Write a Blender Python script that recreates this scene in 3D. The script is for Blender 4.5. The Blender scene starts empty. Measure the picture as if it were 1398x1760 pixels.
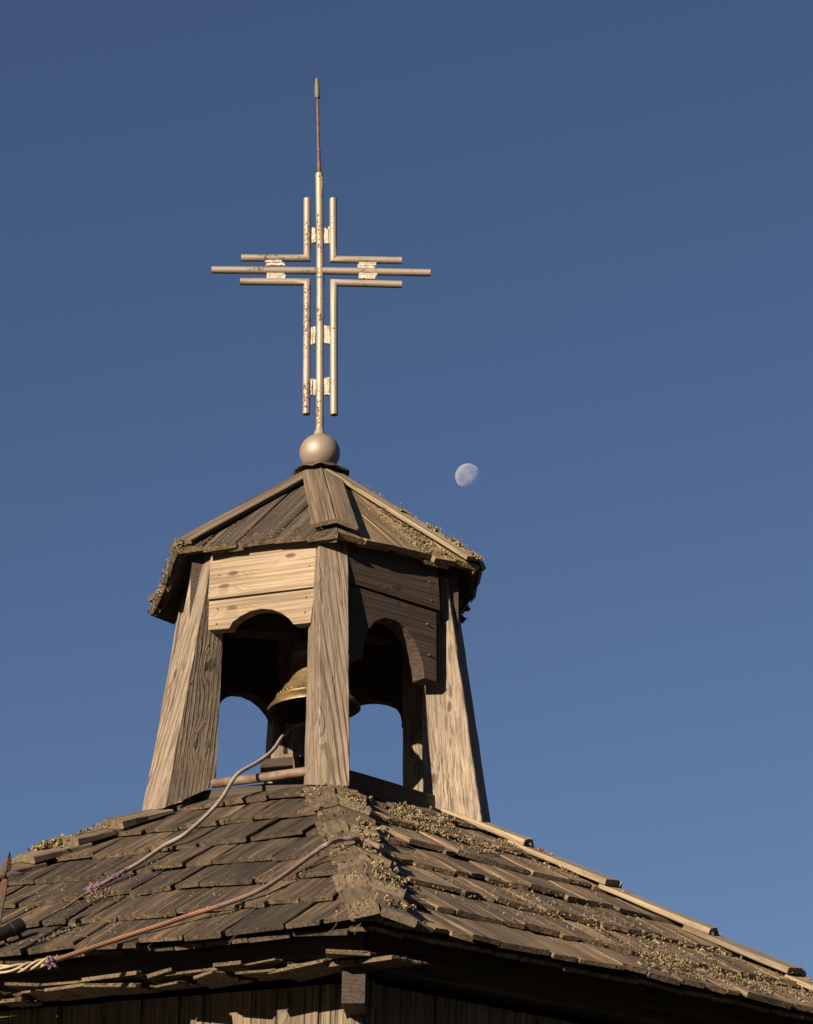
import bpy, math, random
from mathutils import Vector, Matrix, noise
random.seed(7)
R=math.radians
S=bpy.context.scene
# ---------------------------------------------------------------- camera
Z0=6.884
F_,PITCH,YAW,ROLL,D_=4800.,.39857752,.03357422,.01553583,13.6
cp,sp,cy,sy=math.cos(PITCH),math.sin(PITCH),math.cos(YAW),math.sin(YAW)
FW=Vector((sy*cp,cy*cp,sp)); RT0=Vector((cy,-sy,0)); UP0=RT0.cross(FW)
RT=math.cos(ROLL)*RT0+math.sin(ROLL)*UP0; UP=-math.sin(ROLL)*RT0+math.cos(ROLL)*UP0
CAM=Vector((0,-D_,1.6))
cam_d=bpy.data.cameras.new('camera'); cam=bpy.data.objects.new('camera',cam_d)
S.collection.objects.link(cam); S.camera=cam
M=Matrix((RT,UP,-FW)).transposed().to_4x4(); M.translation=CAM; cam.matrix_world=M
cam_d.sensor_fit='VERTICAL'; cam_d.sensor_height=36; cam_d.lens=F_/1760*36
cam_d.clip_start=.1; cam_d.clip_end=9000
# ---------------------------------------------------------------- light
SUN_AZ,SUN_EL=R(-38),R(16)          # azimuth from the camera's back, towards its left
w=bpy.data.worlds.new("World"); S.world=w; w.use_nodes=True
nt=w.node_tree; bg=nt.nodes['Background']
sky=nt.nodes.new('ShaderNodeTexSky'); sky.sky_type='NISHITA'; sky.sun_disc=False
sky.sun_elevation=SUN_EL; sky.sun_rotation=math.pi-SUN_AZ
sky.air_density=1.0; sky.dust_density=0.2; sky.ozone_density=1.6; sky.altitude=900
hs=nt.nodes.new('ShaderNodeVectorMath'); hs.operation='MULTIPLY'; hs.inputs[1].default_value=(.475,.488,.588)
nt.links.new(sky.outputs[0],hs.inputs[0]); nt.links.new(hs.outputs[0],bg.inputs[0])
bg.inputs[1].default_value=.050
sd=bpy.data.lights.new('sun','SUN'); sd.energy=5; sd.angle=R(.5); sd.color=(1,.80,.58)
so=bpy.data.objects.new('sun',sd); S.collection.objects.link(so)
sdir=Vector((math.sin(SUN_AZ)*math.cos(SUN_EL),-math.cos(SUN_AZ)*math.cos(SUN_EL),math.sin(SUN_EL)))
so.rotation_euler=sdir.to_track_quat('Z','Y').to_euler(); so.location=(-20,-20,20)
S.view_settings.view_transform='Standard'; S.view_settings.look='None'; S.view_settings.exposure=1.32; S.view_settings.gamma=1
S.render.engine='CYCLES'

# ---------------------------------------------------------------- helpers
def ray(px,py): return (FW+RT*((px-699)/F_)-UP*((py-880)/F_)).normalized()
def at(px,py,Y):
    d=ray(px,py); return CAM+d*((Y-CAM.y)/d.y)
def onplane(px,py,p,n):
    d=ray(px,py); return CAM+d*((p-CAM).dot(n)/d.dot(n))
PHI=.09496
def hx(r,k,z): a=PHI+k*math.pi/3; return Vector((r*math.sin(a),-r*math.cos(a),z+Z0))
def nrm(a): return Vector((math.sin(a),-math.cos(a),0))
def rnd(a,b): return random.uniform(a,b)
def seed3(): return (rnd(0,60),rnd(-.05,.05),rnd(.03,.09)*random.choice((-1,1)))

class MB:
    def __init__(s): s.v=[];s.f=[];s.g=[];s.m=[]
    def add(s,p,g=(0,0,0),m=0.):
        s.v.append(tuple(p)); s.g.append(tuple(g)); s.m.append(m); return len(s.v)-1
    def loft(s,rings,grains,cap=(True,True),moss=(0,0),closed=True):
        idx=[]
        for r,g in zip(rings,grains): idx.append([s.add(p,q) for p,q in zip(r,g)])
        n=len(rings[0])
        for a,b in zip(idx,idx[1:]):
            for i in range(n if closed else n-1):
                j=(i+1)%n; s.f.append((a[i],a[j],b[j],b[i]))
        for e,k in ((0,0),(1,-1)):
            if cap[e]:
                c=[s.add(p,q,moss[e]) for p,q in zip(rings[k],grains[k])]
                s.f.append(tuple(reversed(c)) if e==0 else tuple(c))
    def box(s,o,X,Y,Z,L,W,T,n=3,jit=.003,T1=None,W1=None,moss=(0,0),seed=None,bend=0,ch=.004,skew=(0,0)):
        """o = corner start; X length, Y width centred, Z up from o"""
        sd_=seed or seed3(); T1=T if T1 is None else T1; W1=W if W1 is None else W1
        rings=[];gr=[]
        base=[(-.5,0,1,0),(.5,0,-1,0),(.5,0,0,1),(.5,1,0,-1),(.5,1,-1,0),(-.5,1,1,0),(-.5,1,0,-1),(-.5,0,0,1)]
        for i in range(n+1):
            t=i/n; wd=W+(W1-W)*t; th=T+(T1-T)*t; r=[];g=[]
            jy0,jy1,jz=rnd(-jit,jit),rnd(-jit,jit),rnd(-jit,jit)*.5
            for (a,b,cy_,cz_) in base:
                y=a*wd+cy_*ch+(jy1 if a>0 else jy0); z=b*th+cz_*ch+jz+bend*math.sin(math.pi*t)
                x=t*L+(skew[0]*a if i==0 else 0)+(skew[1]*a if i==n else 0)
                r.append(o+X*x+Y*y+Z*z); g.append((x+sd_[0],y+sd_[1],z+sd_[2]))
            rings.append(r);gr.append(g)
        k0=len(s.m); s.loft(rings,gr,moss=moss); tn=random.randint(0,9)
        for i in range(k0,len(s.m)): s.m[i]=tn+.005+s.m[i]*.98
    def prism(s,pts,d,X,Y,seed=None,subdiv=0):
        """extrude the polygon pts by vector d; grain along X"""
        sd_=seed or seed3(); o=pts[0]; dn=d.normalized()
        def G(p,z): q=p-o; return (q.dot(X)+sd_[0],q.dot(Y)+sd_[1],z+sd_[2])
        T=d.length
        a=[s.add(p,G(p,0)) for p in pts]; b=[s.add(p+d,G(p,T)) for p in pts]
        s.f.append(tuple(a)); s.f.append(tuple(reversed(b)))
        n=len(pts)
        a2=[s.add(p,G(p,0)) for p in pts]; b2=[s.add(p+d,G(p,T)) for p in pts]
        for i in range(n):
            j=(i+1)%n; s.f.append((a2[j],a2[i],b2[i],b2[j]))
    def tube(s,pts,rad,n=12,cap=True,twist=0):
        pts=[Vector(p) for p in pts]; rads=rad if isinstance(rad,(list,tuple)) else [rad]*len(pts)
        rings=[];gr=[];prev=None;L=0;sd_=rnd(0,50)
        for i,p in enumerate(pts):
            t=(pts[min(i+1,len(pts)-1)]-pts[max(i-1,0)]).normalized()
            if prev is None:
                u=t.orthogonal().normalized()
            else: u=(prev-t*prev.dot(t)).normalized()
            prev=u; v=t.cross(u)
            if i: L+=(p-pts[i-1]).length
            rings.append([p+(u*math.cos(2*math.pi*k/n)+v*math.sin(2*math.pi*k/n))*rads[i] for k in range(n)])
            gr.append([(L+sd_,rads[i]*math.cos(2*math.pi*k/n),rads[i]*math.sin(2*math.pi*k/n)) for k in range(n)])
        s.loft(rings,gr,cap=(cap,cap))
    def lathe(s,prof,c,ax=Vector((0,0,1)),n=64):
        u=ax.orthogonal().normalized(); v=ax.cross(u)
        rings=[[c+ax*z+(u*math.cos(2*math.pi*k/n)+v*math.sin(2*math.pi*k/n))*r for k in range(n)] for r,z in prof]
        gr=[[(z,r*math.cos(2*math.pi*k/n),r*math.sin(2*math.pi*k/n)) for k in range(n)] for r,z in prof]
        s.loft(rings,gr,cap=(False,False))
    def clip(s,p,n):
        """keep the side where (x-p).n <= 0"""
        import bmesh
        bm=bmesh.new(); ga=bm.verts.layers.float_vector.new('grain'); ma=bm.verts.layers.float.new('moss')
        vs=[]
        for co,g,m in zip(s.v,s.g,s.m):
            q=bm.verts.new(co); q[ga]=g; q[ma]=m; vs.append(q)
        for f in s.f:
            try: bm.faces.new([vs[i] for i in f])
            except ValueError: pass
        bmesh.ops.bisect_plane(bm,geom=bm.verts[:]+bm.edges[:]+bm.faces[:],plane_co=p,plane_no=n,clear_outer=True,dist=1e-5)
        bm.verts.index_update()
        s.v=[tuple(q.co) for q in bm.verts]; s.g=[tuple(q[ga]) for q in bm.verts]; s.m=[q[ma] for q in bm.verts]
        s.f=[tuple(q.index for q in f.verts) for f in bm.faces]; bm.free()
    def build(s,name,mat,parent=None,smooth=False,bevel=0):
        me=bpy.data.meshes.new(name); me.from_pydata(s.v,[],s.f); me.validate()
        if len(me.vertices)==len(s.g):
            a=me.attributes.new('grain','FLOAT_VECTOR','POINT'); a.data.foreach_set('vector',[c for g in s.g for c in g])
            b=me.attributes.new('moss','FLOAT','POINT'); b.data.foreach_set('value',s.m)
        me.materials.append(mat); me.shade_smooth() if smooth else None
        o=bpy.data.objects.new(name,me); S.collection.objects.link(o)
        if parent: o.parent=parent
        if bevel:
            md=o.modifiers.new('b','BEVEL'); md.width=bevel; md.segments=2; md.limit_method='ANGLE'
        return o
def empty(name,label,cat,group=None):
    o=bpy.data.objects.new(name,None); S.collection.objects.link(o); tag(o,label,cat,group); return o
def tag(o,label,cat,group=None,kind=None):
    if label:o['label']=label
    if cat:o['category']=cat
    if group:o['group']=group
    if kind:o['kind']=kind
    return o

# ---------------------------------------------------------------- materials
class N:
    def __init__(s,name):
        s.m=bpy.data.materials.new(name); s.m.use_nodes=True; s.t=s.m.node_tree; s.b=s.t.nodes['Principled BSDF']
    def n(s,typ,ins=None,**kw):
        q=s.t.nodes.new(typ)
        for k,v in kw.items(): setattr(q,k,v)
        for k,v in (ins or {}).items():
            if isinstance(v,bpy.types.NodeSocket): s.t.links.new(v,q.inputs[k])
            else: q.inputs[k].default_value=v
        return q
    def math(s,op,a,b=0.,c=0.): 
        return s.n('ShaderNodeMath',{0:a,1:b,2:c},operation=op).outputs[0]
    def vmul(s,v,x): return s.n('ShaderNodeVectorMath',{0:v,1:x},operation='MULTIPLY').outputs[0]
    def noise(s,v,sc=1.,det=3.,rough=.55,dist=0.): return s.n('ShaderNodeTexNoise',{'Vector':v,'Scale':sc,'Detail':det,'Roughness':rough,'Distortion':dist}).outputs['Fac']
    def ss(s,x,a,b,lo=0.,hi=1.): return s.n('ShaderNodeMapRange',{0:x,1:a,2:b,3:lo,4:hi},interpolation_type='SMOOTHSTEP').outputs[0]
    def mix(s,f,a,b): 
        q=s.n('ShaderNodeMix',data_type='RGBA'); 
        for k,v in ((0,f),(6,a),(7,b)):
            if isinstance(v,bpy.types.NodeSocket): s.t.links.new(v,q.inputs[k])
            else: q.inputs[k].default_value=v if k==0 else (*v,1)
        return q.outputs[2]
    def out(s,col=None,rough=None,metal=None,h=None,bd=.01,bs=1.):
        L=s.t.links
        for k,v in (('Base Color',col),('Roughness',rough),('Metallic',metal)):
            if v is None: continue
            if isinstance(v,bpy.types.NodeSocket): L.new(v,s.b.inputs[k])
            else: s.b.inputs[k].default_value=(*v,1) if isinstance(v,tuple) else v
        if h is not None:
            q=s.n('ShaderNodeBump',{'Height':h,'Distance':bd,'Strength':bs}); L.new(q.outputs[0],s.b.inputs['Normal'])
        return s.m

def wood(name,light,dark,patch,rings=110.,ringc=.55,knots=1.,crack=.5,patchiness=.6,mossc=None,moss_amt=0.,spk=0.,bump=1.,vary=.35,streak=.35,gain=.74,tone=.3):
    gain*=.635; light,dark,patch=[tuple(q*gain*m_ for q in c) for c,m_ in ((light,1.04),(dark,.72),(patch,.95))]
    if mossc: mossc=tuple(q*.5 for q in mossc)
    k=N(name); g=k.n('ShaderNodeAttribute',attribute_name='grain').outputs['Vector']
    sep=k.n('ShaderNodeSeparateXYZ',{0:g}); x,y,z=sep.outputs
    # slow wander of the log's core
    wn=k.noise(k.vmul(g,(.8,2.,2.)),1.,2.)
    wn2=k.noise(k.vmul(g,(3.,9.,9.)),1.,3.)
    yy=k.math('ADD',y,k.math('MULTIPLY',k.math('SUBTRACT',wn,.5),.055))
    r=k.math('SQRT',k.math('ADD',k.math('MULTIPLY',yy,yy),k.math('MULTIPLY',z,z)))
    r=k.math('ADD',r,k.math('MULTIPLY',wn2,.010))
    # knots
    yz=k.math('ADD',y,z)
    cv=k.n('ShaderNodeCombineXYZ',{0:k.math('MULTIPLY',x,2.6),1:k.math('MULTIPLY',yz,7.),2:0.})
    vo=k.n('ShaderNodeTexVoronoi',{'Vector':cv.outputs[0],'Scale':1.,'Randomness':1.},voronoi_dimensions='2D')
    cell=k.n('ShaderNodeSeparateColor',{0:vo.outputs['Color']}).outputs[0]
    on=k.math('MULTIPLY',k.math('GREATER_THAN',cell,.67),knots)
    # rounder distance: undo the stretch
    d=vo.outputs['Distance']
    infl=k.math('MULTIPLY',k.ss(d,.0,.42,1.,0.),on)
    r=k.math('ADD',r,k.math('MULTIPLY',infl,.045))
    ring=k.math('SINE',k.math('MULTIPLY',r,rings*6.283))
    ring=k.math('MULTIPLY',k.ss(ring,-.1,1.),k.ss(k.noise(k.vmul(g,(.9,11.,11.)),1.,2.),.38,.6,.3,1.))
    fib=k.noise(k.vmul(g,(1.4,95.,95.)),1.,3.,.7)
    fib2=k.noise(k.vmul(g,(.45,50.,50.)),1.,3.,.6)
    pat=k.ss(k.noise(k.vmul(g,(1.6,9.,9.)),1.,4.,.6,.3),.38,.66)
    col=k.mix(k.math('MULTIPLY',pat,patchiness),light,patch)
    col=k.mix(k.math('MULTIPLY',ring,ringc),col,dark)
    col=k.mix(k.math('MULTIPLY',k.ss(fib,.46,.60),.65),col,dark)
    cr=k.math('MULTIPLY',k.ss(fib2,.63,.70),crack)
    col=k.mix(cr,col,(dark[0]*.25,dark[1]*.22,dark[2]*.2))
    lc=k.noise(k.vmul(g,(.45,20.,20.)),1.,2.)
    c2_=k.math('MULTIPLY',k.ss(k.math('ABSOLUTE',k.math('SUBTRACT',lc,.5)),.004,.014,1.,0.),k.ss(k.noise(k.vmul(g,(1.2,5.,5.)),1.,2.),.46,.56,0.,crack))
    col=k.mix(c2_,col,(dark[0]*.15,dark[1]*.13,dark[2]*.12)); cr=k.math('MAXIMUM',cr,c2_)
    kc=k.math('MULTIPLY',k.ss(d,.05,.10,1.,0.),on)
    col=k.mix(k.math('MULTIPLY',kc,.85),col,(dark[0]*.35,dark[1]*.25,dark[2]*.18))
    big=k.noise(k.vmul(g,(1.1,5.,5.)),1.,2.)
    col=k.mix(k.ss(big,.3,.7,0.,vary),col,dark)
    sk=k.noise(k.vmul(g,(.8,34.,34.)),1.,4.,.65)
    col=k.mix(k.ss(sk,.50,.66,0.,streak),col,(dark[0]*.55,dark[1]*.52,dark[2]*.5))
    col=k.mix(k.ss(sk,.46,.30,0.,streak*.6),col,tuple(min(1,q*1.35) for q in light))
    h=k.math('SUBTRACT',k.math('MULTIPLY',fib,.5),k.math('MULTIPLY',ring,.4*ringc))
    h=k.math('SUBTRACT',h,k.math('MULTIPLY',cr,1.2)); h=k.math('SUBTRACT',h,k.math('MULTIPLY',kc,.5))
    if mossc or spk:
        tc=k.n('ShaderNodeNewGeometry').outputs['Position']
        n1=k.noise(tc,3.2,3.); n2=k.noise(tc,95.,2.,.7); 
        m=k.math('MULTIPLY',k.ss(n2,.52,.62),k.ss(n1,.42,.62,0.,spk))
        ma_=k.n('ShaderNodeAttribute',attribute_name='moss').outputs['Fac']; mo=k.math('FRACT',ma_)
        tv=k.math('MULTIPLY_ADD',k.math('FLOOR',ma_),tone*2/9,1-tone)
        col=k.n('ShaderNodeVectorMath',{0:col,'Scale':tv},operation='SCALE').outputs[0]
        mm=k.math('MULTIPLY',mo,k.ss(k.noise(tc,28.,3.,.7),.36,.58,.15,moss_amt))
        m=k.math('MAXIMUM',m,mm)
        col=k.mix(m,col,mossc); h=k.math('ADD',h,k.math('MULTIPLY',m,k.math('MULTIPLY',n2,1.1)))
    return k.out(col,.82,0.,h,.006*bump,1.)

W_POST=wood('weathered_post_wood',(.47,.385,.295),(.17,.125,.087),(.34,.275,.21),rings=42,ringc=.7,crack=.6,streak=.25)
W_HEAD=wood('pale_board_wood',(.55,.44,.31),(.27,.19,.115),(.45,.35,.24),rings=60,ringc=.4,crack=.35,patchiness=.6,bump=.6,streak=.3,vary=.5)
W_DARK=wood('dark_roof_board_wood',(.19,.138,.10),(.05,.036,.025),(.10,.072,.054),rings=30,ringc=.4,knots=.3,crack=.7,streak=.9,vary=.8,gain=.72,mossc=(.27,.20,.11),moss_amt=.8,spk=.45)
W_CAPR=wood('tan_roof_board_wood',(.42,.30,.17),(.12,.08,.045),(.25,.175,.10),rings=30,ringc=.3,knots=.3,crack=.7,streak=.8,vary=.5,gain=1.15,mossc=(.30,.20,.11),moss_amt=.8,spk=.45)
W_HIP=wood('grey_ridge_board_wood',(.24,.18,.12),(.09,.066,.044),(.16,.12,.085),rings=45,ringc=.15,knots=0.,crack=.8,mossc=(.26,.21,.12),moss_amt=.35,spk=.08,bump=.7,streak=.7,gain=.85)
W_HIPN=wood('pale_ridge_board_wood',(.42,.35,.24),(.22,.16,.09),(.32,.26,.17),rings=60,ringc=.4,knots=.3,crack=.5,mossc=(.30,.27,.18),moss_amt=.3,spk=.3,gain=.95)
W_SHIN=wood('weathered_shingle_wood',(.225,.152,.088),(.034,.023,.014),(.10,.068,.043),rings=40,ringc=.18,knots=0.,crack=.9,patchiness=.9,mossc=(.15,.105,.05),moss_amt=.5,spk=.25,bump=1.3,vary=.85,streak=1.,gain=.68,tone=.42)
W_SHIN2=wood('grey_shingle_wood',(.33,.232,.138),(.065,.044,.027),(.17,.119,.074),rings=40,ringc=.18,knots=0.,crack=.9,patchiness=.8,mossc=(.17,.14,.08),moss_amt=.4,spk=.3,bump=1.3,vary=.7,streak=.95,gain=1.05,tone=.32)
W_WALL=wood('wall_plank_wood',(.36,.29,.20),(.12,.085,.055),(.24,.185,.125),rings=55,ringc=.6,crack=.9,bump=1.5)
W_RAG=wood('broken_eave_wood',(.20,.14,.085),(.08,.055,.033),(.15,.105,.065),rings=60,ringc=.5,crack=.9,mossc=(.22,.165,.085),moss_amt=.6,spk=.3,bump=1.5,streak=.8)
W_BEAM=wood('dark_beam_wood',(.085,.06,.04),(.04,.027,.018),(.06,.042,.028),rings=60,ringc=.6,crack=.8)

def silver(name='chipped_silver_paint',base=(.235,.205,.172),chip=.625):
    k=N(name); tc=k.n('ShaderNodeTexCoord').outputs['Object']
    n1=k.noise(tc,55.,4.,.7); n2=k.noise(tc,5.,3.)
    area=k.ss(n2,.45,.66,.0,.13)
    c=k.ss(k.math('ADD',n1,area),chip+.03,chip+.06)
    st=k.noise(k.vmul(tc,(60,60,6)),1.,3.)
    col=k.mix(k.ss(n2,.35,.7,0.,.6),base,(base[0]*.78,base[1]*.74,base[2]*.68))
    col=k.mix(k.ss(st,.5,.75,0.,.3),col,(.25,.2,.14))
    col=k.mix(c,col,(.07,.045,.03))
    h=k.math('SUBTRACT',k.noise(tc,140.,2.),k.math('MULTIPLY',c,1.5))
    return k.out(col,k.ss(c,0.,1.,.54,.9),k.ss(c,0.,1.,.3,0.),h,.002,.5)
SILVER=silver()
def simple(name,c1,c2,scale=8.,rough=.7,metal=0.,bump=.003,stretch=(1,1,1),lo=.4,hi=.6):
    c1=tuple(q*.61 for q in c1); c2=tuple(q*.57 for q in c2)
    k=N(name); tc=k.vmul(k.n('ShaderNodeTexCoord').outputs['Object'],stretch)
    n1=k.noise(tc,scale,5.,.65); n2=k.noise(tc,scale*7,3.,.6)
    col=k.mix(k.ss(n1,lo,hi),c1,c2); col=k.mix(k.math('MULTIPLY',n2,.35),col,tuple(q*.5 for q in c1))
    return k.out(col,rough,metal,n2,bump,1.)
WELD=simple('bright_weld_paint',(.85,.80,.70),(.6,.52,.42),30,.55,.0,.008)
RUSTY=simple('rusty_iron',(.17,.085,.05),(.26,.20,.15),14,.8,.2)
PIPE=simple('rusty_pipe',(.15,.075,.05),(.27,.22,.17),11,.75,.1,.003)
FLASH=simple('dull_lead_flashing',(.16,.115,.07),(.07,.07,.045),9,.5,.4)
COPPER=simple('green_copper',(.15,.2,.14),(.20,.20,.12),30,.6,.2)
RODM=simple('brown_rod_metal',(.19,.13,.10),(.12,.08,.055),30,.55,.3)
BRASS=simple('aged_brass',(.33,.245,.12),(.15,.11,.055),9,.5,.6,.002)
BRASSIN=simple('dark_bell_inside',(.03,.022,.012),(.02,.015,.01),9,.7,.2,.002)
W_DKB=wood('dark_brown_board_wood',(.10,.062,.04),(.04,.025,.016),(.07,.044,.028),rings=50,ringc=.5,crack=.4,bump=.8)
BLACK=simple('black_metal',(.012,.012,.012),(.02,.018,.016),12,.5,.3)
ROPE=simple('pinkish_rope',(.36,.27,.25),(.30,.22,.21),25,.8,0,.004)
PURP=simple('purple_yarn',(.30,.17,.26),(.22,.13,.2),40,.9,0,.004)
WIRE=simple('straw_wire',(.55,.43,.25),(.45,.36,.22),30,.6,0,.002)
TWINE=simple('brown_twine',(.20,.15,.10),(.15,.11,.07),40,.9,0,.002)
LICH=simple('grey_green_lichen',(.43,.345,.20),(.13,.097,.055),38,.95,0,.004,lo=.42,hi=.58)
LICHY=LICH
BARK=simple('bark',(.12,.095,.085),(.17,.14,.13),10,.9)

# ---------------------------------------------------------------- ground
GM=simple('dry_grass_ground',(.06,.055,.03),(.04,.045,.02),.4,1.,0,.05)
g=MB(); [g.add(p) for p in ((-3500,-3500,0),(3500,-3500,0),(3500,3500,0),(-3500,3500,0))]; g.f=[(0,1,2,3)]
tag(g.build('ground',GM),None,None,kind='structure')

# unseen dark hill ring, added to block low sky light and deepen shade
hl=MB(); nH=180; HG=simple('sky_blocker_dark_green',(.018,.024,.012),(.03,.028,.016),.02,1.,0,.5)
rws=[]
for rr_,hf in ((420,0.),(560,.6),(700,1.),(1100,.7)):
    row=[]
    for i in range(nH):
        t=i*math.tau/nH; hgt=118+22*noise.noise(Vector((math.cos(t)*2.2,math.sin(t)*2.2,rr_*.003)))+6*noise.noise(Vector((math.cos(t)*14,math.sin(t)*14,3)))
        row.append(hl.add((math.cos(t)*rr_,math.sin(t)*rr_,hgt*hf-.5 if hf<1 else hgt)))
    rws.append(row)
for a_,b_ in zip(rws,rws[1:]):
    for i in range(nH): hl.f.append((a_[i],a_[(i+1)%nH],b_[(i+1)%nH],b_[i]))
tag(hl.build('sky_light_blocker',HG,smooth=True),None,None,kind='structure')

# ================================================================ the tower
tower=empty('bell_tower','weathered wooden hexagonal bell tower with open belfry, plank cap roof and mossy shingle skirt roof','bell tower')

# ---- lower shingle roof
KR=.655; Q0=.972*.866
def zb(q): return -1.455-KR*(q-Q0)+Z0
PR=math.atan(KR); HS=math.cos(math.pi/6)
QE=2.869*HS; QT=.70*HS
lower=MB()
# solid deck below the shingles
for k in range(6):
    a=PHI+k*math.pi/3
    r0,r1=.66,2.76
    A=hx(r0,k,0);B=hx(r1,k,0);C=hx(r1,k+1,0);Dd=hx(r0,k+1,0)
    for P,r in ((A,r0),(B,r1),(C,r1),(Dd,r0)): P.z=zb(r*HS)-.006
    i=[lower.add(P,(0,0,.1)) for P in (A,B,C,Dd)]; lower.f.append(tuple(i))
    j=[lower.add(P-Vector((0,0,.05)),(0,0,.1)) for P in (A,B,C,Dd)]; lower.f.append(tuple(reversed(j)))
    lower.f.append((i[1],j[1],j[2],i[2]))
    t=[lower.add(P,(0,0,.1)) for P in (A-Vector((0,0,.02)),Dd-Vector((0,0,.02)),Vector((0,0,A.z-.02)))]; lower.f.append(tuple(t))
shin_obj=lower.build('shingle_roof',W_BEAM,tower)
def face_frame(a,p):
    n=nrm(a); Dn=Vector((n.x*math.cos(p),n.y*math.cos(p),-math.sin(p))); T=Vector((math.cos(a),math.sin(a),0))
    Nn=Vector((n.x*math.sin(p),n.y*math.sin(p),math.cos(p))); return n,Dn,T,Nn
NC=7
SL=(QE-QT)/math.cos(PR)
for k in range(6):
    a=PHI+(k+.5)*math.pi/3
    n,Dn,T,Nn=face_frame(a,PR)
    P0=n*QT+Vector((0,0,zb(QT)))
    mb=MB(); 
    butts=[SL-(NC-1-i)*(SL/(NC-.35)) for i in range(NC)]
    rows=[(b,0) for b in butts]+[(SL-.012,-1)]
    for ci,(sb,lay) in enumerate(rows):
        q=QT+sb*math.cos(PR); hw=q*math.tan(math.pi/6)+.06
        t=-hw-rnd(0,.1)
        wob=rnd(0,6)
        while t<hw:
            wd=rnd(.08,.17) if random.random()<.55 else rnd(.17,.31)
            
            Ls=min(.42,sb+.05); sbj=sb+rnd(-.014,.014)+.012*math.sin(t*3.1+wob)
            th=rnd(.017,.027)
            up0=.002; up1=.020+rnd(-.002,.012)
            if lay==-1: up0,up1,th=-.024,-.024,.018; sbj=sb-.012+rnd(-.02,.012)
            c=t+wd/2
            o=P0+Dn*(sbj-Ls)+T*c+Nn*up0
            X=(Dn*Ls+Nn*(up1-up0)).normalized(); ang=rnd(-.015,.015)
            X2=(X+T*ang).normalized(); Y2=(T-X2*T.dot(X2)).normalized(); Z2=X2.cross(Y2)
            if Z2.dot(Nn)<0: Z2=-Z2
            rl=rnd(-.055,.055); Y3=(Y2+Z2*rl).normalized(); Z3=(Z2-Y2*rl).normalized()
            mb.box(o,X2,Y3,Z3,Ls,wd-.007,th*.5,n=4,jit=.0035,T1=th,moss=(0,rnd(.3,1)),bend=rnd(-.004,.004),skew=(0,rnd(-.02,.02)))
            t+=wd
    # clip at the two hips
    for kk,sg in ((k,-1),(k+1,1)):
        ah=PHI+kk*math.pi/3; tn=Vector((math.cos(ah),math.sin(ah),0))*sg
        mb.clip(tn*.004+Vector((0,0,Z0)),tn)
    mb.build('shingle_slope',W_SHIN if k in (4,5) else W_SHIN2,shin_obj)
# ---- hip caps of the shingle roof
def hip_frame(k,KRc,p_in):
    """direction down the hip, and for each side (left -, right +) in-plane inward dir + normal"""
    ah=PHI+k*math.pi/3; h=Vector((math.sin(ah),-math.cos(ah),-KRc*HS)).normalized()
    out=[]
    for sg in (-1,1):
        a=ah+sg*math.pi/6; n,Dn,T,Nn=face_frame(a,p_in)
        q=Nn.cross(h).normalized()
        if q.dot(T)*sg<0: q=-q
        out.append((sg,q,Nn))
    return ah,h,out
def hippt(k,r,lift): 
    p=hx(r,k,0); p.z=zb(r*HS)+lift; return p
for k in range(6):
    ah,h,sides=hip_frame(k,KR,PR)
    mb=MB(); new=(k==1)
    seg=.50 if new else .245
    r=2.93; i=0
    while r>.98:
        seg_=seg*rnd(.92,1.08)
        r1=r; r0=max(r1-seg_*.86,.80); 
        for sg,q,Nn in sides:
            wd=rnd(.10,.125) if new else (rnd(.095,.13) if sg<0 else rnd(.12,.15))
            Ls=(r1-r0)/HS*1.0+.07; Ls=min(Ls,.62)
            p=hippt(k,r1,.0)-h*Ls+Nn*(.026 if k==5 else .034)+h*rnd(-.03,.03)
            X=(h*Ls+Nn*.030).normalized(); Y=q; Z=X.cross(Y); Z=Z if Z.dot(Nn)>0 else -Z
            ov=-.020 if sg<0 else -.016
            mb.box(p+q*(wd/2+ov),X,Y,Z,Ls,wd,.02 if not new else .022,n=4,jit=.005,T1=.036 if not new else .03,W1=wd*1.06,moss=(0,1),skew=(0,rnd(-.03,.03)))
        r=r0+.0; i+=1
    o=mb.build('ridge_cap',W_HIPN if new else W_HIP,shin_obj)
    if new: o['label']='pale bare ridge boards stepping down the right hip'

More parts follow.
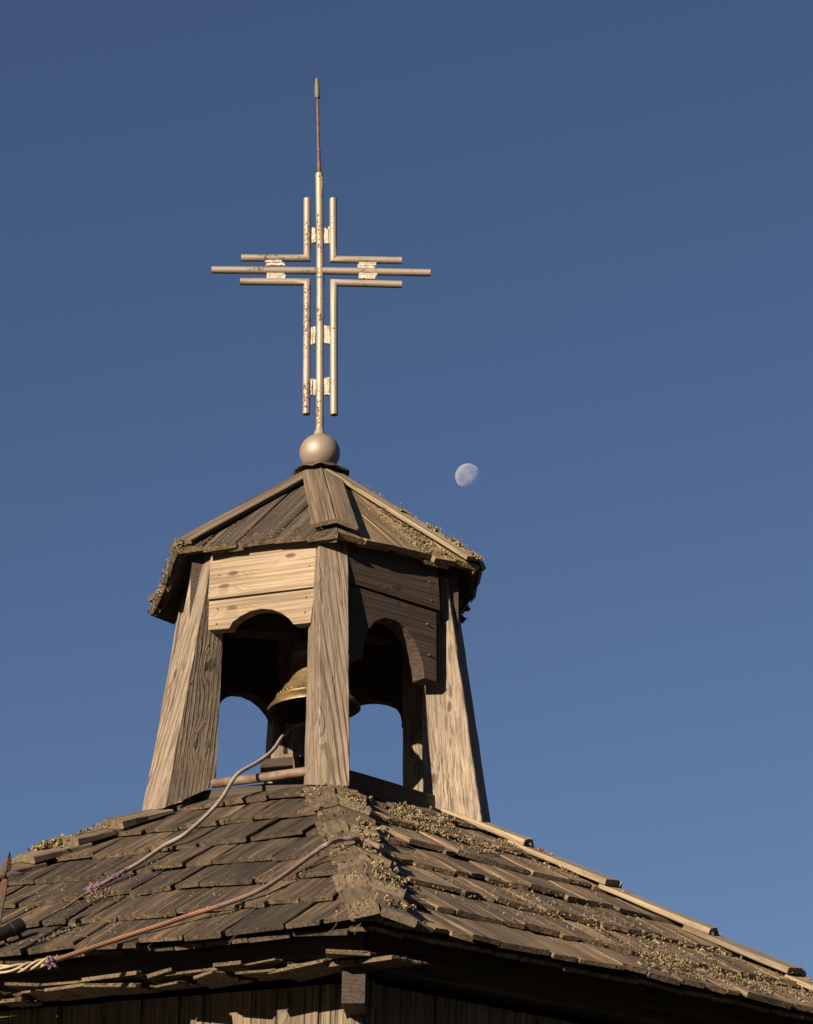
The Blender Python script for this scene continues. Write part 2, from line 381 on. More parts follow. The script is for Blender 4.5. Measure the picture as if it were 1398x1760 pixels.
# ---- fascia, soffit, ragged old course, walls
def ringface(mb,r0,z0_,r1,z1_,k):
    P=[hx(r0,k,z0_),hx(r1,k,z1_),hx(r1,k+1,z1_),hx(r0,k+1,z0_)]
    return P
ZE=zb(QE)-Z0
for k in range(6):
    a=PHI+(k+.5)*math.pi/3; n=nrm(a); T=Vector((math.cos(a),math.sin(a),0)); U=Vector((0,0,1))
    fa=MB(); L=2*2.52*math.sin(math.pi/6)
    fa.box(n*(2.52*HS)-T*(L/2)+Vector((0,0,ZE+.03+Z0)),T,-U,n,L,.22,.03,n=8,jit=.004)
    fa.v=[tuple(Vector(v)+U*.0) for v in fa.v]
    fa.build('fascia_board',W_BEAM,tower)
    rg=MB(); L2=2.66
    for lay in range(0 if k==0 else 2):
        t=-L2/2+rnd(0,.1)
        while t<L2/2-.05:
            wd=rnd(.12,.30)
            if random.random()<(.95 if k==0 else (.08,.3)[lay]): t+=rnd(.05,.14); continue
            pr=rnd(-.09,.03)-lay*.03; zz=ZE-.108-lay*.020+rnd(-.006,.006)+.018*t
            sl=rnd(-.03,.10)
            X=(n+U*rnd(-.14,-.02)+T*rnd(-.25,.05)).normalized(); Y=(T+U*sl-X*T.dot(X)).normalized(); Y=(Y-X*Y.dot(X)).normalized(); Z=X.cross(Y); Z=Z if Z.z>0 else -Z
            rg.box(n*2.17+T*(t+wd/2+.04)+U*(zz+Z0+.02),X,Y,Z,.25+pr*.6,wd*rnd(.8,1.1),rnd(.010,.016),n=8,jit=.014,T1=rnd(.006,.018),W1=wd*rnd(.6,1),moss=(0,1),skew=(0,rnd(-.09,.09)),ch=.003)
            t+=wd*rnd(.7,1.)
    if rg.v: rg.build('broken_eave_course',W_RAG,tower)
    RW=2.37
    wl=MB(); Lw=RW; t=-Lw/2
    zt=ZE-.10
    while t<Lw/2-.01:
        wd=min(rnd(.11,.2),Lw/2-t)
        wl.box(n*(RW*HS-.03+rnd(-.004,.006))+T*(t+wd/2)+U*(Z0+zt),-U,T,n,Z0+zt-.02,wd-.006,.03,n=14,jit=.004)
        t+=wd
    wl.build('wall',W_WALL,tower)
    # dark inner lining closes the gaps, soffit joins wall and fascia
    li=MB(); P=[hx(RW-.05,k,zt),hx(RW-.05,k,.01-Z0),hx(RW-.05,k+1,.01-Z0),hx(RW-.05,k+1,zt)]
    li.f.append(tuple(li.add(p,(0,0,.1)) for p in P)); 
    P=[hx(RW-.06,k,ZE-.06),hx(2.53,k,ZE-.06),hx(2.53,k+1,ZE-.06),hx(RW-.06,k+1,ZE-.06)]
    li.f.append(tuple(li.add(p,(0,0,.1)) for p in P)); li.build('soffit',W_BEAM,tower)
# corner post of the wall, rafter end
for k in range(6):
    cp_=MB(); ah=PHI+k*math.pi/3; 
    cp_.box(hx(2.355,k,ZE-.10),Vector((0,0,-1)),Vector((math.cos(ah),math.sin(ah),0)),nrm(ah),Z0+ZE-.10,.10,.045,n=10,jit=.003); cp_.build('corner_post',W_WALL,tower)
be=MB(); pb=at(608,1692,-2.62); dr=nrm(-.10)
be.box(pb-dr*.6-Vector((0,0,.075)),dr,Vector((math.cos(-.10),math.sin(-.10),0)),Vector((0,0,1)),.6,.095,.145,n=4,jit=.004)
be.build('rafter_end',W_BEAM,tower)

# ---- belfry posts
def post(B4,T4,name='post',label=None):
    """bottom and top quads (outer-left.. any consistent order)"""
    mb=MB(); n=14; sd_=seed3(); rings=[];gr=[]
    ax=(sum(T4,Vector())-sum(B4,Vector())).normalized()
    u=(B4[1]-B4[0]).normalized(); v=ax.cross(u).normalized(); o=B4[0]
    ch=.006
    for i in range(n+1):
        t=i/n; q=[B4[j].lerp(T4[j],t) for j in range(4)]; r=[];g_=[]
        for j in range(4):
            pv,nx=q[j-1],q[(j+1)%4]
            for w_ in ((pv-q[j]).normalized()*ch,(nx-q[j]).normalized()*ch):
                p=q[j]+w_+Vector((rnd(-1,1),rnd(-1,1),0))*.0016
                r.append(p); d=p-o; g_.append((d.dot(ax)+sd_[0],d.dot(u)-.08+sd_[1],d.dot(v)+sd_[2]))
        rings.append(r);gr.append(g_)
    mb.loft(rings,gr); o_=mb.build(name,W_POST,tower)
    if label:o_['label']=label
def ext(B4,T4,f): return [b.lerp(t,f) for b,t in zip(B4,T4)]
def quad(p_near,p_out,p_in): return [p_near,p_out,p_out+p_in-p_near,p_in]
# left
Bq=quad(at(282,1389,-.63),at(243,1394,-.50),at(372,1350,-.46)); Tq=quad(at(360,980,-.53),at(328,988,-.40),at(391,968,-.44))
post(Bq,ext(Bq,Tq,1.07))
# right
Bq=quad(at(831,1427,-.475),at(848,1438,-.33),at(727,1378,-.33)); Tq=quad(at(771,1020,-.386),at(786,1025,-.25),at(724,1000,-.30))
post(Bq,ext(Bq,Tq,1.07))
# front
an=R(16); nn=nrm(an)
bl,br=at(549,1349,-1.0),at(602,1351,-.955); tl,tr=at(548,935,-.83),at(600,943,-.785)
Bq=[bl,br,br-nn*.27,bl-nn*.27+Vector((0,0,.08))]; Bq[2]=Bq[2]+Vector((0,0,.05)); Tq=[tl,tr,tr-nn*.15,tl-nn*.15]
post(Bq,ext(Bq,Tq,1.05))
# three at the back
def gpost(a,ro_b,ri_b,ro_t,ri_t,wd):
    n=nrm(a); T=Vector((math.cos(a),math.sin(a),0))
    def q(ro,ri,z): return [n*ro+T*wd/2+Vector((0,0,z)),n*ro-T*wd/2+Vector((0,0,z)),n*ri-T*wd/2+Vector((0,0,z)),n*ri+T*wd/2+Vector((0,0,z))]
    b=q(ro_b,ri_b,zb(ro_b*HS)+.03); t=q(ro_t,ri_t,Z0+.02)
    b[2].z=b[3].z=zb(ri_b*HS)+.03
    post(b,t)
gpost(PHI+R(120)-.03,.95,.63,.76,.60,.17)
gpost(PHI+R(180)+.10,.95,.70,.76,.60,.19)
gpost(PHI+R(240),.95,.70,.76,.62,.17)

# ---- header boards
U=Vector((0,0,1))
def board(px,a,q,T,name,mat=W_HEAD,rev=False):
    n=nrm(a); p=n*q+Vector((0,0,Z0)); pts=[onplane(x,y,p,n) for x,y in px]
    mb=MB(); mb.prism(pts,-n*T,Vector((math.cos(a),math.sin(a),0)),U)
    return mb.build(name,mat,tower,bevel=.003)
aFL,aFR=PHI-math.pi/6,PHI+math.pi/6
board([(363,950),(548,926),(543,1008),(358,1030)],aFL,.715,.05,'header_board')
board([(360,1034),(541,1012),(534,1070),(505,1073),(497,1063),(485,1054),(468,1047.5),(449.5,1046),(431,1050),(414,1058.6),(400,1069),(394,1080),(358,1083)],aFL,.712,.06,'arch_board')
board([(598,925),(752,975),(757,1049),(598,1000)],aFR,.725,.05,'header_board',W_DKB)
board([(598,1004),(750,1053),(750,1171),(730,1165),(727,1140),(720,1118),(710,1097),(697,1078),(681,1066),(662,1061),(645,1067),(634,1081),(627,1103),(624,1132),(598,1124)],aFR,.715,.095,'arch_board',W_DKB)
# back sides: (inner faces seen through the openings)
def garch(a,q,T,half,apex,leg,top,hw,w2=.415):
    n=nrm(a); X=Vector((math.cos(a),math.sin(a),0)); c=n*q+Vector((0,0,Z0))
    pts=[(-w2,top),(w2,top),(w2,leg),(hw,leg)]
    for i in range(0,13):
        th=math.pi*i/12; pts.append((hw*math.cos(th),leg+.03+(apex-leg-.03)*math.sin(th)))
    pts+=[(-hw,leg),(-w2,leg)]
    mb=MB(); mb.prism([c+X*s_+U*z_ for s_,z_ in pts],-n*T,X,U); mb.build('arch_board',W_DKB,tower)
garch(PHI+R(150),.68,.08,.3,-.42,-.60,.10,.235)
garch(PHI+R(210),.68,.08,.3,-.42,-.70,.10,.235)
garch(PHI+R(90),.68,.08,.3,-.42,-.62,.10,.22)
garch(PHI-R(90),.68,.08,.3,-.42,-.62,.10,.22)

for fc_,lst in ((aFL,((377,989),(532,972),(374,1046),(526,1026),(372,1072),(524,1052))),(aFR,((738,1000),(742,1032),(736,1072),(739,1125),(615,960)))):
    n_=nrm(fc_); p_=n_*(.716 if fc_<0 else .726)+Vector((0,0,Z0))
    for x,y in lst:
        q=onplane(x,y,p_,n_); mb=MB(); mb.tube([q-n_*.01,q+n_*.001,q+n_*.003],[.0045,.0045,.002],8); mb.build('nail',RUSTY,tower)

# ---- sills
mb=MB(); mb.tube([at(366,1347,-.46),at(455,1336,-.62),at(548,1323,-.79)],.023,16); mb.build('sill_pipe',PIPE,tower,smooth=True)
mb=MB(); p0,p1=at(600,1362,-.78),at(735,1402,-.36); X=(p1-p0).normalized(); 
mb.box(p0-X*.05,X,X.cross(U).normalized(),U,(p1-p0).length+.1,.05,.105,n=5,jit=.003); mb.build('sill_board',W_BEAM,tower)
mb=MB(); mb.tube([at(510,1325,.45),at(508,1240,.45),at(507,1150,.45)],.018,12); mb.build('bell_frame_pipe',PIPE,tower,smooth=True)
mb=MB(); p0,p1=at(448,1326,.55),at(560,1318,.55); X=(p1-p0).normalized()
mb.box(p0,X,X.cross(U).normalized(),U,(p1-p0).length,.12,.05,n=4); mb.build('sill_board',W_BEAM,tower)
for kk in (2,3,4,5):
    mb=MB(); A_=hx(.70,kk,-1.30);B_=hx(.70,kk+1,-1.30); X=(B_-A_).normalized()
    mb.box(A_,X,X.cross(U).normalized(),U,(B_-A_).length,.05,.05,n=4); mb.build('sill_board',W_BEAM,tower)

# ---- cap roof
AP=Vector((0,0,Z0+.678))
CE=[at(579,914,-.911),at(824,973,-.381),at(793,1060,.531),hx(.9156,3,-.03),at(262,1046,.381),at(305,942,-.531)]   # F R BR B BL L
cap=MB()
for i in range(6):
    A_,B_=CE[i],CE[(i+1)%6]; dz=Vector((0,0,.035))
    t=[cap.add(p,(0,0,.1)) for p in (AP-dz,A_.lerp(AP,.04)-dz,B_.lerp(AP,.04)-dz)]; cap.f.append(tuple(t))
cap_o=cap.build('cap_roof',W_BEAM,tower)
for i in range(6):
    A_,B_=CE[i],CE[(i+1)%6]; Nn=(A_-AP).cross(B_-AP).normalized(); Nn=Nn if Nn.z>0 else -Nn
    mid=(A_+B_)/2; Tn=(B_-A_).normalized(); Dn=Nn.cross(Tn); Dn=Dn if Dn.z<0 else -Dn
    W_=(B_-A_).length; s0=AP
    mb=MB(); ts=-W_/2-.05; n_p=0
    Ld=(mid-AP).dot(Dn)
    cen=(mid-AP).dot(Tn)
    while ts<W_/2+.05:
        wd=rnd(.15,.27)
        o=AP+Tn*(cen+ts+wd/2)+Nn*(-.03+rnd(0,.006))
        tilt=rnd(-.03,.03); Yt=(Tn+Nn*tilt).normalized(); Zt=(Nn-Tn*tilt).normalized()
        Le=Ld+rnd(.0,.035)
        mb.box(o,Dn,Yt,Zt,Le,wd-.004,.028,n=8,jit=.003,moss=(0,1),skew=(0,rnd(-.02,.02)))
        mb.box(o-Nn*.022+Tn*rnd(-.05,.05),Dn,Yt,Zt,Le-.02+rnd(-.015,.01),wd-.004,.020,n=8,jit=.005,moss=(0,1),skew=(0,rnd(-.02,.02)))
        ts+=wd
    for C_,sg in ((A_,-1),(B_,1)):
        d=Vector((C_.x-AP.x,C_.y-AP.y,0)); tn=Vector((-d.y,d.x,0)).normalized()
        if tn.dot(mid-C_)>0: tn=-tn
        mb.clip(Vector(AP)+tn*.004,tn)
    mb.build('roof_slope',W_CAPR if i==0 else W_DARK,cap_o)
for i in range(6):
    C_=CE[i]; h=(C_-AP).normalized(); L=(C_-AP).length
    wds={0:(.125,.115),1:(.12,.10),2:(.11,.11),3:(.11,.11),4:(.11,.11),5:(.10,.105)}[i]
    for sg,wd in zip((-1,1),wds):
        Dm=CE[(i+sg)%6]; Nn=h.cross((Dm-AP)).normalized(); Nn=Nn if Nn.z>0 else -Nn
        q=Nn.cross(h); q=q if q.dot(Dm-C_)>0 else -q
        mb=MB(); Z=Nn
        Lb=L-.02 if i else L-.055
        w0=wd*.72 if i else wd*.85
        # keep the hip-side edge straight: centre line offset
        o=AP+h*.04+Nn*(.012+(.006 if sg<0 else 0))+q*(w0/2-.008); e=AP+h*(Lb+rnd(-.01,.01))+Nn*(.02 if i else .030)+q*(wd/2-.012)
        X=(e-o).normalized(); Y=(q-X*q.dot(X)).normalized(); Z=X.cross(Y); Z=Z if Z.dot(Nn)>0 else -Z
        mb.box(o,X,Y,Z,(e-o).length,w0,.022,n=7,jit=.003,W1=wd,moss=(0,1),skew=(0,rnd(-.02,.02)))
        mb.build('ridge_board',W_HIPN if (i==1) else W_HIP,cap_o)
# flashing skirt
fl=MB(); fc=Vector((0,0,0)); 
rr=[];gg=[]
for r_,z_ in ((.0,.703),(.07,.697),(.11,.676),(.150,.650),(.152,.645),(.10,.66),(.0,.67)):
    rr.append([Vector((0,0,Z0+z_))+Vector((math.cos(t*math.tau/36),math.sin(t*math.tau/36),0))*(r_*(1+.04*math.cos(6*(t*math.tau/36-PHI+math.pi/2)))) +Vector((0,0,.008*math.sin(t*1.7)*r_/.15)) for t in range(36)]); gg.append([(0,0,0)]*36)
fl.loft(rr,gg,cap=(False,False)); fl.build('flashing',FLASH,cap_o,smooth=True)

# ================================================================ cross
cross=empty('metal_cross','silver painted triple-pipe cross with chipped paint on a ball atop the cap roof','cross')
def P(x,y): return at(x,y,0.)
def pipe(pts,r,name,mat=SILVER,n=20,par=cross):
    mb=MB(); q=[]
    pts=[P(*p) for p in pts]
    for a_,b_ in zip(pts,pts[1:]):
        for i in range(6): q.append(a_.lerp(b_,i/6))
    q.append(pts[-1]); mb.tube(q,r,n); return mb.build(name,mat,par,smooth=False if False else True)
def hard(o): 
    md=o.modifiers.new('e','EDGE_SPLIT'); md.split_angle=R(40); return o
r0=.0215
hard(pipe([(550,748),(551,466),(549,299)],r0,'mast'))
hard(pipe([(364,464),(551,465.5),(740,469)],.0205,'cross_arm'))
def mitre(pts,name='outer_pipe'):
    A_,C_,B_=[P(*p) for p in pts]; mb=MB(); r=.0205; n=20
    d1=(C_-A_).normalized(); d2=(B_-C_).normalized(); pn=(d1+d2).normalized()
    vn=d1.cross(d2).normalized(); 
    def ring(c,d,plane=None):
        u=vn; v=d.cross(u); out=[]
        for k in range(n):
            p=c+(u*math.cos(math.tau*k/n)+v*math.sin(math.tau*k/n))*r
            if plane is not None: p=p+d*(-(p-c).dot(plane)/d.dot(plane))
            out.append(p)
        return out
    rings=[ring(A_.lerp(C_,i/5),d1) for i in range(5)]+[ring(C_,d1,pn)]+[ring(C_.lerp(B_,i/5),d2) for i in range(1,6)]
    mb.loft(rings,[[(0,0,0)]*n]*len(rings)); return hard(mb.build(name,SILVER,cross,smooth=True))
mitre([(528.4,342),(528.4,444),(415,443.5)])
mitre([(573,342),(573.5,446),(691,448)])
mitre([(527,712),(528.5,485),(413,484)])
mitre([(574.5,713),(574,486),(691,489)])
for (x,y),(x2,y2) in (((527,712.6),(527,700)),((574.5,713.6),(574.5,700)),((740.3,469),(730,468.8)),((691.3,448),(680,448)),((691.3,489),(680,489))):
    a_,b_=P(x,y),P(x2,y2); mb=MB(); mb.tube([b_,a_],.0165,16); mb.build('pipe_mouth',RUSTY,cross)
def plate(x0,y0,x1,y1):
    c=P((x0+x1)/2,(y0+y1)/2); sc=14.55*1/F_*1.0
    d=(P(x1,(y0+y1)/2)-P(x0,(y0+y1)/2)); e=(P((x0+x1)/2,y0)-P((x0+x1)/2,y1))
    mb=MB(); X=d.normalized(); Z=e.normalized(); Y=X.cross(Z)
    if Y.y>0: Y=-Y
    La,Lb=(d,e) if d.length>e.length else (e,d)
    A_=La.normalized(); B_=Lb.normalized()
    for q in (-1,0,1):
        mb.box(c-A_*La.length*.5*rnd(.85,1.08)+B_*(q*Lb.length*.32)+Y*rnd(-.012,-.004),A_,B_,Y,La.length*rnd(.9,1.05),Lb.length*rnd(.34,.5),.018*rnd(.7,1.2),n=6,jit=.0025,ch=.003)
    mb.build('weld_plate',WELD,cross)
for b in ((535,392,543,419),(558,392,568,419),(457,449,488,457),(457,469,488,479),(616,451,647,461),(616,469,647,480),(535,563,543,592),(558,563,567,592),(534,651,543,680),(558,652,567,681)): plate(*b)
mb=MB(); mb.tube([P(549,302),P(548,257),P(547.5,256),P(546,166)],[.0125,.010,.0085,.0075],12); hard(mb.build('spike_rod',RODM,cross,smooth=True))
mb=MB(); a_,b_=P(545.8,169),P(545,134); mb.tube([a_,a_.lerp(b_,.02),a_.lerp(b_,.3),a_.lerp(b_,.55),a_.lerp(b_,.8),a_.lerp(b_,.96),b_],[.013,.015,.015,.0145,.0115,.0085,.004],14); mb.build('spike_tip',COPPER,cross,smooth=True)
mb=MB(); mb.tube([at(548,303,-.02),at(551,301,-.028),at(554,306,-.03),at(554,318,-.03),at(553.5,334,-.028)],.0045,8); mb.build('hook',RUSTY,cross,smooth=True)
mb=MB(); bc=P(550,779); rb=.1085
prof=[(max(rb*math.sin(math.pi*i/32),.0005),-rb*math.cos(math.pi*i/32)*(.97)) for i in range(33)]
mb.lathe(prof,bc,n=64); mb.build('ball',silver('satin_silver_paint',(.215,.187,.155),.74),cross,smooth=True)
mb=MB(); mb.tube([P(549.6,749),P(549.6,744),P(549.8,738)],[.034,.029,.0225],20); mb.build('collar',SILVER,cross,smooth=True)

# ================================================================ bell
bell=empty('bell','golden brass bell hanging in the open belfry, dark underside showing','bell')
ax=Vector((-.07,-.02,1)).normalized(); bc=at(540,1221,-.12)
prof=[(.238,0),(.237,.012),(.228,.026),(.206,.048),(.196,.060),(.198,.063),(.192,.068),(.176,.088),(.158,.112),(.136,.15),(.120,.19),(.110,.24),(.105,.29),(.107,.296),(.103,.302),(.101,.33),(.09,.355),(.06,.37),(.001,.375)]
inn=[(.001,.355),(.08,.34),(.088,.30),(.098,.22),(.12,.15),(.165,.08),(.205,.03),(.224,.004),(.238,0)]
mb=MB(); mb.lathe(prof,bc,ax,72); b_o=mb.build('bell_body',BRASS,bell,smooth=True)
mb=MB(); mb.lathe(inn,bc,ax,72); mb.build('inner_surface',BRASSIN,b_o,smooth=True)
mb=MB()
for k in range(40):
    t=k*math.tau/40; u=ax.orthogonal().normalized(); v=ax.cross(u); d=u*math.cos(t)+v*math.sin(t)
    c=bc+ax*.078+d*.186; mb.tube([c-ax*.008,c,c+ax*.007],[.002,.006,.002],6)
mb.build('relief_band',BRASS,b_o,smooth=True)
mb=MB(); mb.tube([bc+ax*.30,bc+ax*.12,bc+ax*.03],.009,10); cl0=at(536,1262,-.06); mb.tube([bc+ax*.06,bc-ax*.03],[.02,.034],12); mb.tube([bc-ax*.03,bc-ax*.07],[.034,.02],12)
mb.build('clapper',RUSTY,bell,smooth=True)
mb=MB(); mb.box(bc+ax*.40-Vector((.42,0,0)),Vector((1,.09,0)).normalized(),Vector((-.09,1,0)).normalized(),U,.84,.11,.12,n=4); mb.build('headstock',W_BEAM,bell)
mb=MB(); mb.tube([bc+ax*.36,bc+ax*.42],.035,12); mb.build('bell_crown',BRASS,bell,smooth=True)
mb=MB(); mb.tube([bc-ax*.05,at(538,1240,-.12),at(537,1246,-.12),at(536.5,1250,-.12),at(534,1306,-.12)],[.012,.012,.017,.011,.014],10)
mb.build('clapper_rod',RUSTY,bell,smooth=True)

# ================================================================ ropes
def roof_at(px,py,k,lift):
    a=PHI+k*math.pi/3; n,Dn,T,Nn=face_frame(a,PR); p=n*QT+Vector((0,0,zb(QT)))
    return onplane(px,py,p+Nn*lift,Nn)
def catmull(pts,m=8):
    out=[]; q=[pts[0]]+pts+[pts[-1]]
    for i in range(1,len(q)-2):
        a_,b_,c_,d_=q[i-1:i+3]
        for j in range(m):
            t=j/m; out.append(.5*((2*b_)+(c_-a_)*t+(2*a_-5*b_+4*c_-d_)*t*t+(-a_+3*b_-3*c_+d_)*t**3))
    out.append(pts[-1]); return out
def ropemat(name,c1,c2,f):
    c1=tuple(q*.58 for q in c1); c2=tuple(q*.55 for q in c2); k=N(name); g_=k.n('ShaderNodeAttribute',attribute_name='grain').outputs['Vector']; sep=k.n('ShaderNodeSeparateXYZ',{0:g_})
    ang=k.math('ARCTAN2',sep.outputs[1],sep.outputs[2]); s_=k.math('SINE',k.math('ADD',k.math('MULTIPLY',sep.outputs[0],f),k.math('MULTIPLY',ang,3.)))
    n1=k.noise(g_,9.,3.); col=k.mix(k.ss(n1,.4,.6),c1,c2); col=k.mix(k.ss(s_,-.2,-1.,0.,.5),col,tuple(q*.4 for q in c1))
    return k.out(col,.75,0.,s_,.0015,1.)
ROPEA=ropemat('grey_pink_rope',(.50,.41,.37),(.44,.35,.32),500.)
ROPEB=ropemat('dusty_pink_rope',(.30,.21,.20),(.25,.17,.17),400.)
ROPEC=ropemat('copper_rope',(.34,.17,.09),(.28,.15,.09),400.)
rope=empty('bell_rope','pale grey rope running from the bell over the rusty pipe to a frayed purple end','rope')
K1=-.5
pts=[bc-ax*.03+Vector((0,.1,0)),at(505,1248,.12),at(486,1266,-.05),at(470,1289,-.45),at(445,1309,-.60)+Vector((0,0,.0)),at(412,1328,-.74),at(398,1345,-.80),roof_at(381,1373,K1,.12),roof_at(352,1405,K1,.09),roof_at(318,1434,K1,.08),roof_at(281,1455,K1,.06),roof_at(240,1483,K1,.055),roof_at(205,1503,K1,.055),roof_at(172,1522,K1,.055)]
cm=catmull(pts,7); mb=MB(); mb.tube(cm,.0100,12); mb.build('cord',ROPEA,rope,smooth=True)
mb=MB(); pts=[roof_at(225,1491,K1,.056),roof_at(200,1506,K1,.057),roof_at(172,1522,K1,.057),roof_at(151,1529,K1,.06)]
for i in range(7): mb.tube([p+Vector((rnd(-1,1),rnd(-1,1),rnd(-1,1)))*.006 for p in catmull(pts,6)],.0065,6)
for i in range(22):
    p=roof_at(rnd(150,170),rnd(1522,1532),K1,.06); mb.tube([p,p+Vector((rnd(-.03,.03),rnd(-.02,.02),rnd(-.03,.03)))],.0025,5)
mb.build('frayed_end',PURP,rope,smooth=True)
mb=MB(); 
for i in range(3): mb.tube([p+Vector((rnd(-1,1),0,rnd(-1,1)))*.003 for p in catmull([roof_at(152,1532,K1,.055),roof_at(133,1545,K1,.05),roof_at(115,1558,K1,.045),roof_at(92,1568,K1,.045)],5)],.004,6)
mb.build('twine',TWINE,rope,smooth=True)

rope2=empty('hip_rope','dusty pink rope over the front roof hip, turning copper towards the left eave','rope')
K2=.5
yh=hippt(0,1.93,.0).y
pa=[roof_at(671,1475,K2,.07),roof_at(662,1465,K2,.10),roof_at(648,1454,K2,.14)]
hp=[at(628,1445,yh+.03),at(606,1441,yh-.06),at(585,1443,yh-.08),roof_at(562,1451,K1,.13)]
pb=[roof_at(540,1466,K1,.09),roof_at(500,1496,K1,.075),roof_at(458,1524,K1,.07),roof_at(420,1542,K1,.065),roof_at(375,1558,K1,.065)]
pc=[roof_at(375,1558,K1,.065),roof_at(330,1572,K1,.06),roof_at(280,1589,K1,.06),roof_at(230,1605,K1,.06),roof_at(180,1622,K1,.06),roof_at(130,1639,K1,.065),roof_at(90,1652,K1,.07)]
mb=MB(); mb.tube(catmull(pa+hp+pb,7),.0102,12); mb.build('cord',ROPEB,rope2,smooth=True)
mb=MB(); mb.tube(catmull(pc,7),.0105,12); o=mb.build('copper_cord',ROPEC,rope2,smooth=True); o['label']='copper coloured lower stretch of rope'
mb=MB(); c=roof_at(673,1476,K2,.075); pr_=[(.0005,-.022),(.014,-.018),(.02,-.004),(.018,.01),(.008,.02),(.0005,.022)]
mb.lathe(pr_,c,Vector((.8,.2,.3)).normalized(),16); mb.build('end_knot',ROPEB,rope2,smooth=True)
mb=MB()
cK=roof_at(88,1653,K1,.07)
for i in range(26):
    p=roof_at(rnd(82,94),rnd(1648,1659),K1,rnd(.055,.085)); mb.tube([cK,p,p+Vector((rnd(-.025,.025),rnd(-.02,.02),rnd(-.025,.025)))],.004,5)
mb.build('yarn_knot',PURP,rope2,smooth=True)
mb=MB(); ends=catmull([roof_at(84,1652,K1,.07),roof_at(55,1660,K1,.07),roof_at(20,1665,K1,.08),roof_at(-60,1668,K1,.09)],8)
for i in range(4):
    mb.tube([p+Vector((0,math.cos(j*.35+i*1.57)*.011,math.sin(j*.35+i*1.57)*.014)) for j,p in enumerate(ends)],.0055,8)
mb.build('braided_strands',WIRE,rope2,smooth=True)

# ================================================================ iron ornament and black tube at the left edge
orn=empty('iron_finial','rust-flecked wrought iron leaf finial standing at the left edge before the shingle roof','finial')
YO=-2.35
IRON=simple('flaking_iron',(.10,.085,.08),(.22,.08,.05),22,.7,.3,.01,lo=.45,hi=.6)
def leaf(c,tip,w,name):
    c,tip=at(*c,YO),at(*tip,YO); d=tip-c; s_=d.cross(Vector((0,1,0))).normalized(); mb=MB(); rings=[]
    for t,ww in ((0,.25),(.12,.5),(.3,.95),(.48,1),(.65,.72),(.8,.42),(.93,.2),(1,.02)):
        q=c+d*t; hw=w*ww; th=.006+.010*ww; rings.append([q+s_*hw,q+Vector((0,-th,0)),q-s_*hw,q+Vector((0,th,0))])
    mb.loft(rings,[[(0,0,0)]*4]*len(rings)); mb.build(name,IRON,orn)
leaf((9,1506),(17,1463),.020,'leaf'); leaf((4,1504),(43,1502),.017,'leaf'); leaf((4,1504),(-36,1500),.017,'leaf')
mb=MB(); a_,b_=at(10,1512,YO),at(-2,1570,YO); d=(b_-a_); e=a_+d*((a_.z-.0)/abs(d.z)) if False else at(-14,1640,YO); f_=Vector((e.x-.02,YO,.0))
mb.box(a_,(e-a_).normalized(),Vector((1,0,0)),Vector((0,-1,0)),(e-a_).length,.026,.012,n=4,W1=.034,jit=.001); mb.tube([e,f_],.016,10); mb.build('rod',IRON,orn)
mb=MB(); c=at(6,1504,YO); mb.tube([c+Vector((0,-.015,0)),c+Vector((0,-.008,0)),c+Vector((0,.008,0)),c+Vector((0,.015,0))],[.006,.016,.016,.006],12); mb.build('boss',IRON,orn,smooth=True)
tb=empty('black_tube','black round metal tube held on a bracket above the shingles at the left edge','tube')
mb=MB(); p1=at(37,1590,-2.05); p0=at(-60,1634,-2.2); X=(p1-p0).normalized()
mb.tube([p0,p1-X*.06,p1-X*.058,p1],[.028,.028,.032,.032],20); hard(mb.build('barrel',BLACK,tb,smooth=True))
mb=MB(); q=at(28,1600,-2.06); mb.tube([q,roof_at(38,1612,K1,.02)],.008,8); q=at(8,1610,-2.06); mb.tube([q,roof_at(10,1622,K1,.02)],.008,8); mb.build('bracket',RUSTY,tb,smooth=True)

# ================================================================ moon
moonR=2000*math.tan(R(.262)); mp=CAM+ray(804.5,818.5)*2000
mb=MB(); prof=[(max(moonR*math.sin(math.pi*i/48),.001),-moonR*math.cos(math.pi*i/48)) for i in range(49)]; mb.lathe(prof,mp,n=96)
k=N('moon_surface'); t=k.t; t.nodes.remove(k.b)
tc=k.n('ShaderNodeTexCoord').outputs['Object']; n1=k.noise(tc,.17,3.,.55,.5)
col=k.mix(k.ss(n1,.42,.58),(.122,.110,.098),(.08,.074,.070))
df=k.n('ShaderNodeBsdfDiffuse',{'Color':col,'Roughness':1.}); tr_=k.n('ShaderNodeBsdfTransparent'); ad=k.n('ShaderNodeAddShader',{0:df.outputs[0],1:tr_.outputs[0]})
bf=k.n('ShaderNodeNewGeometry').outputs['Backfacing']; mx=k.n('ShaderNodeMixShader',{0:bf,1:ad.outputs[0],2:tr_.outputs[0]})
t.links.new(mx.outputs[0],t.nodes['Material Output'].inputs[0])
tag(mb.build('moon',k.m,smooth=True),'pale gibbous moon in the clear blue sky right of the ball','moon')

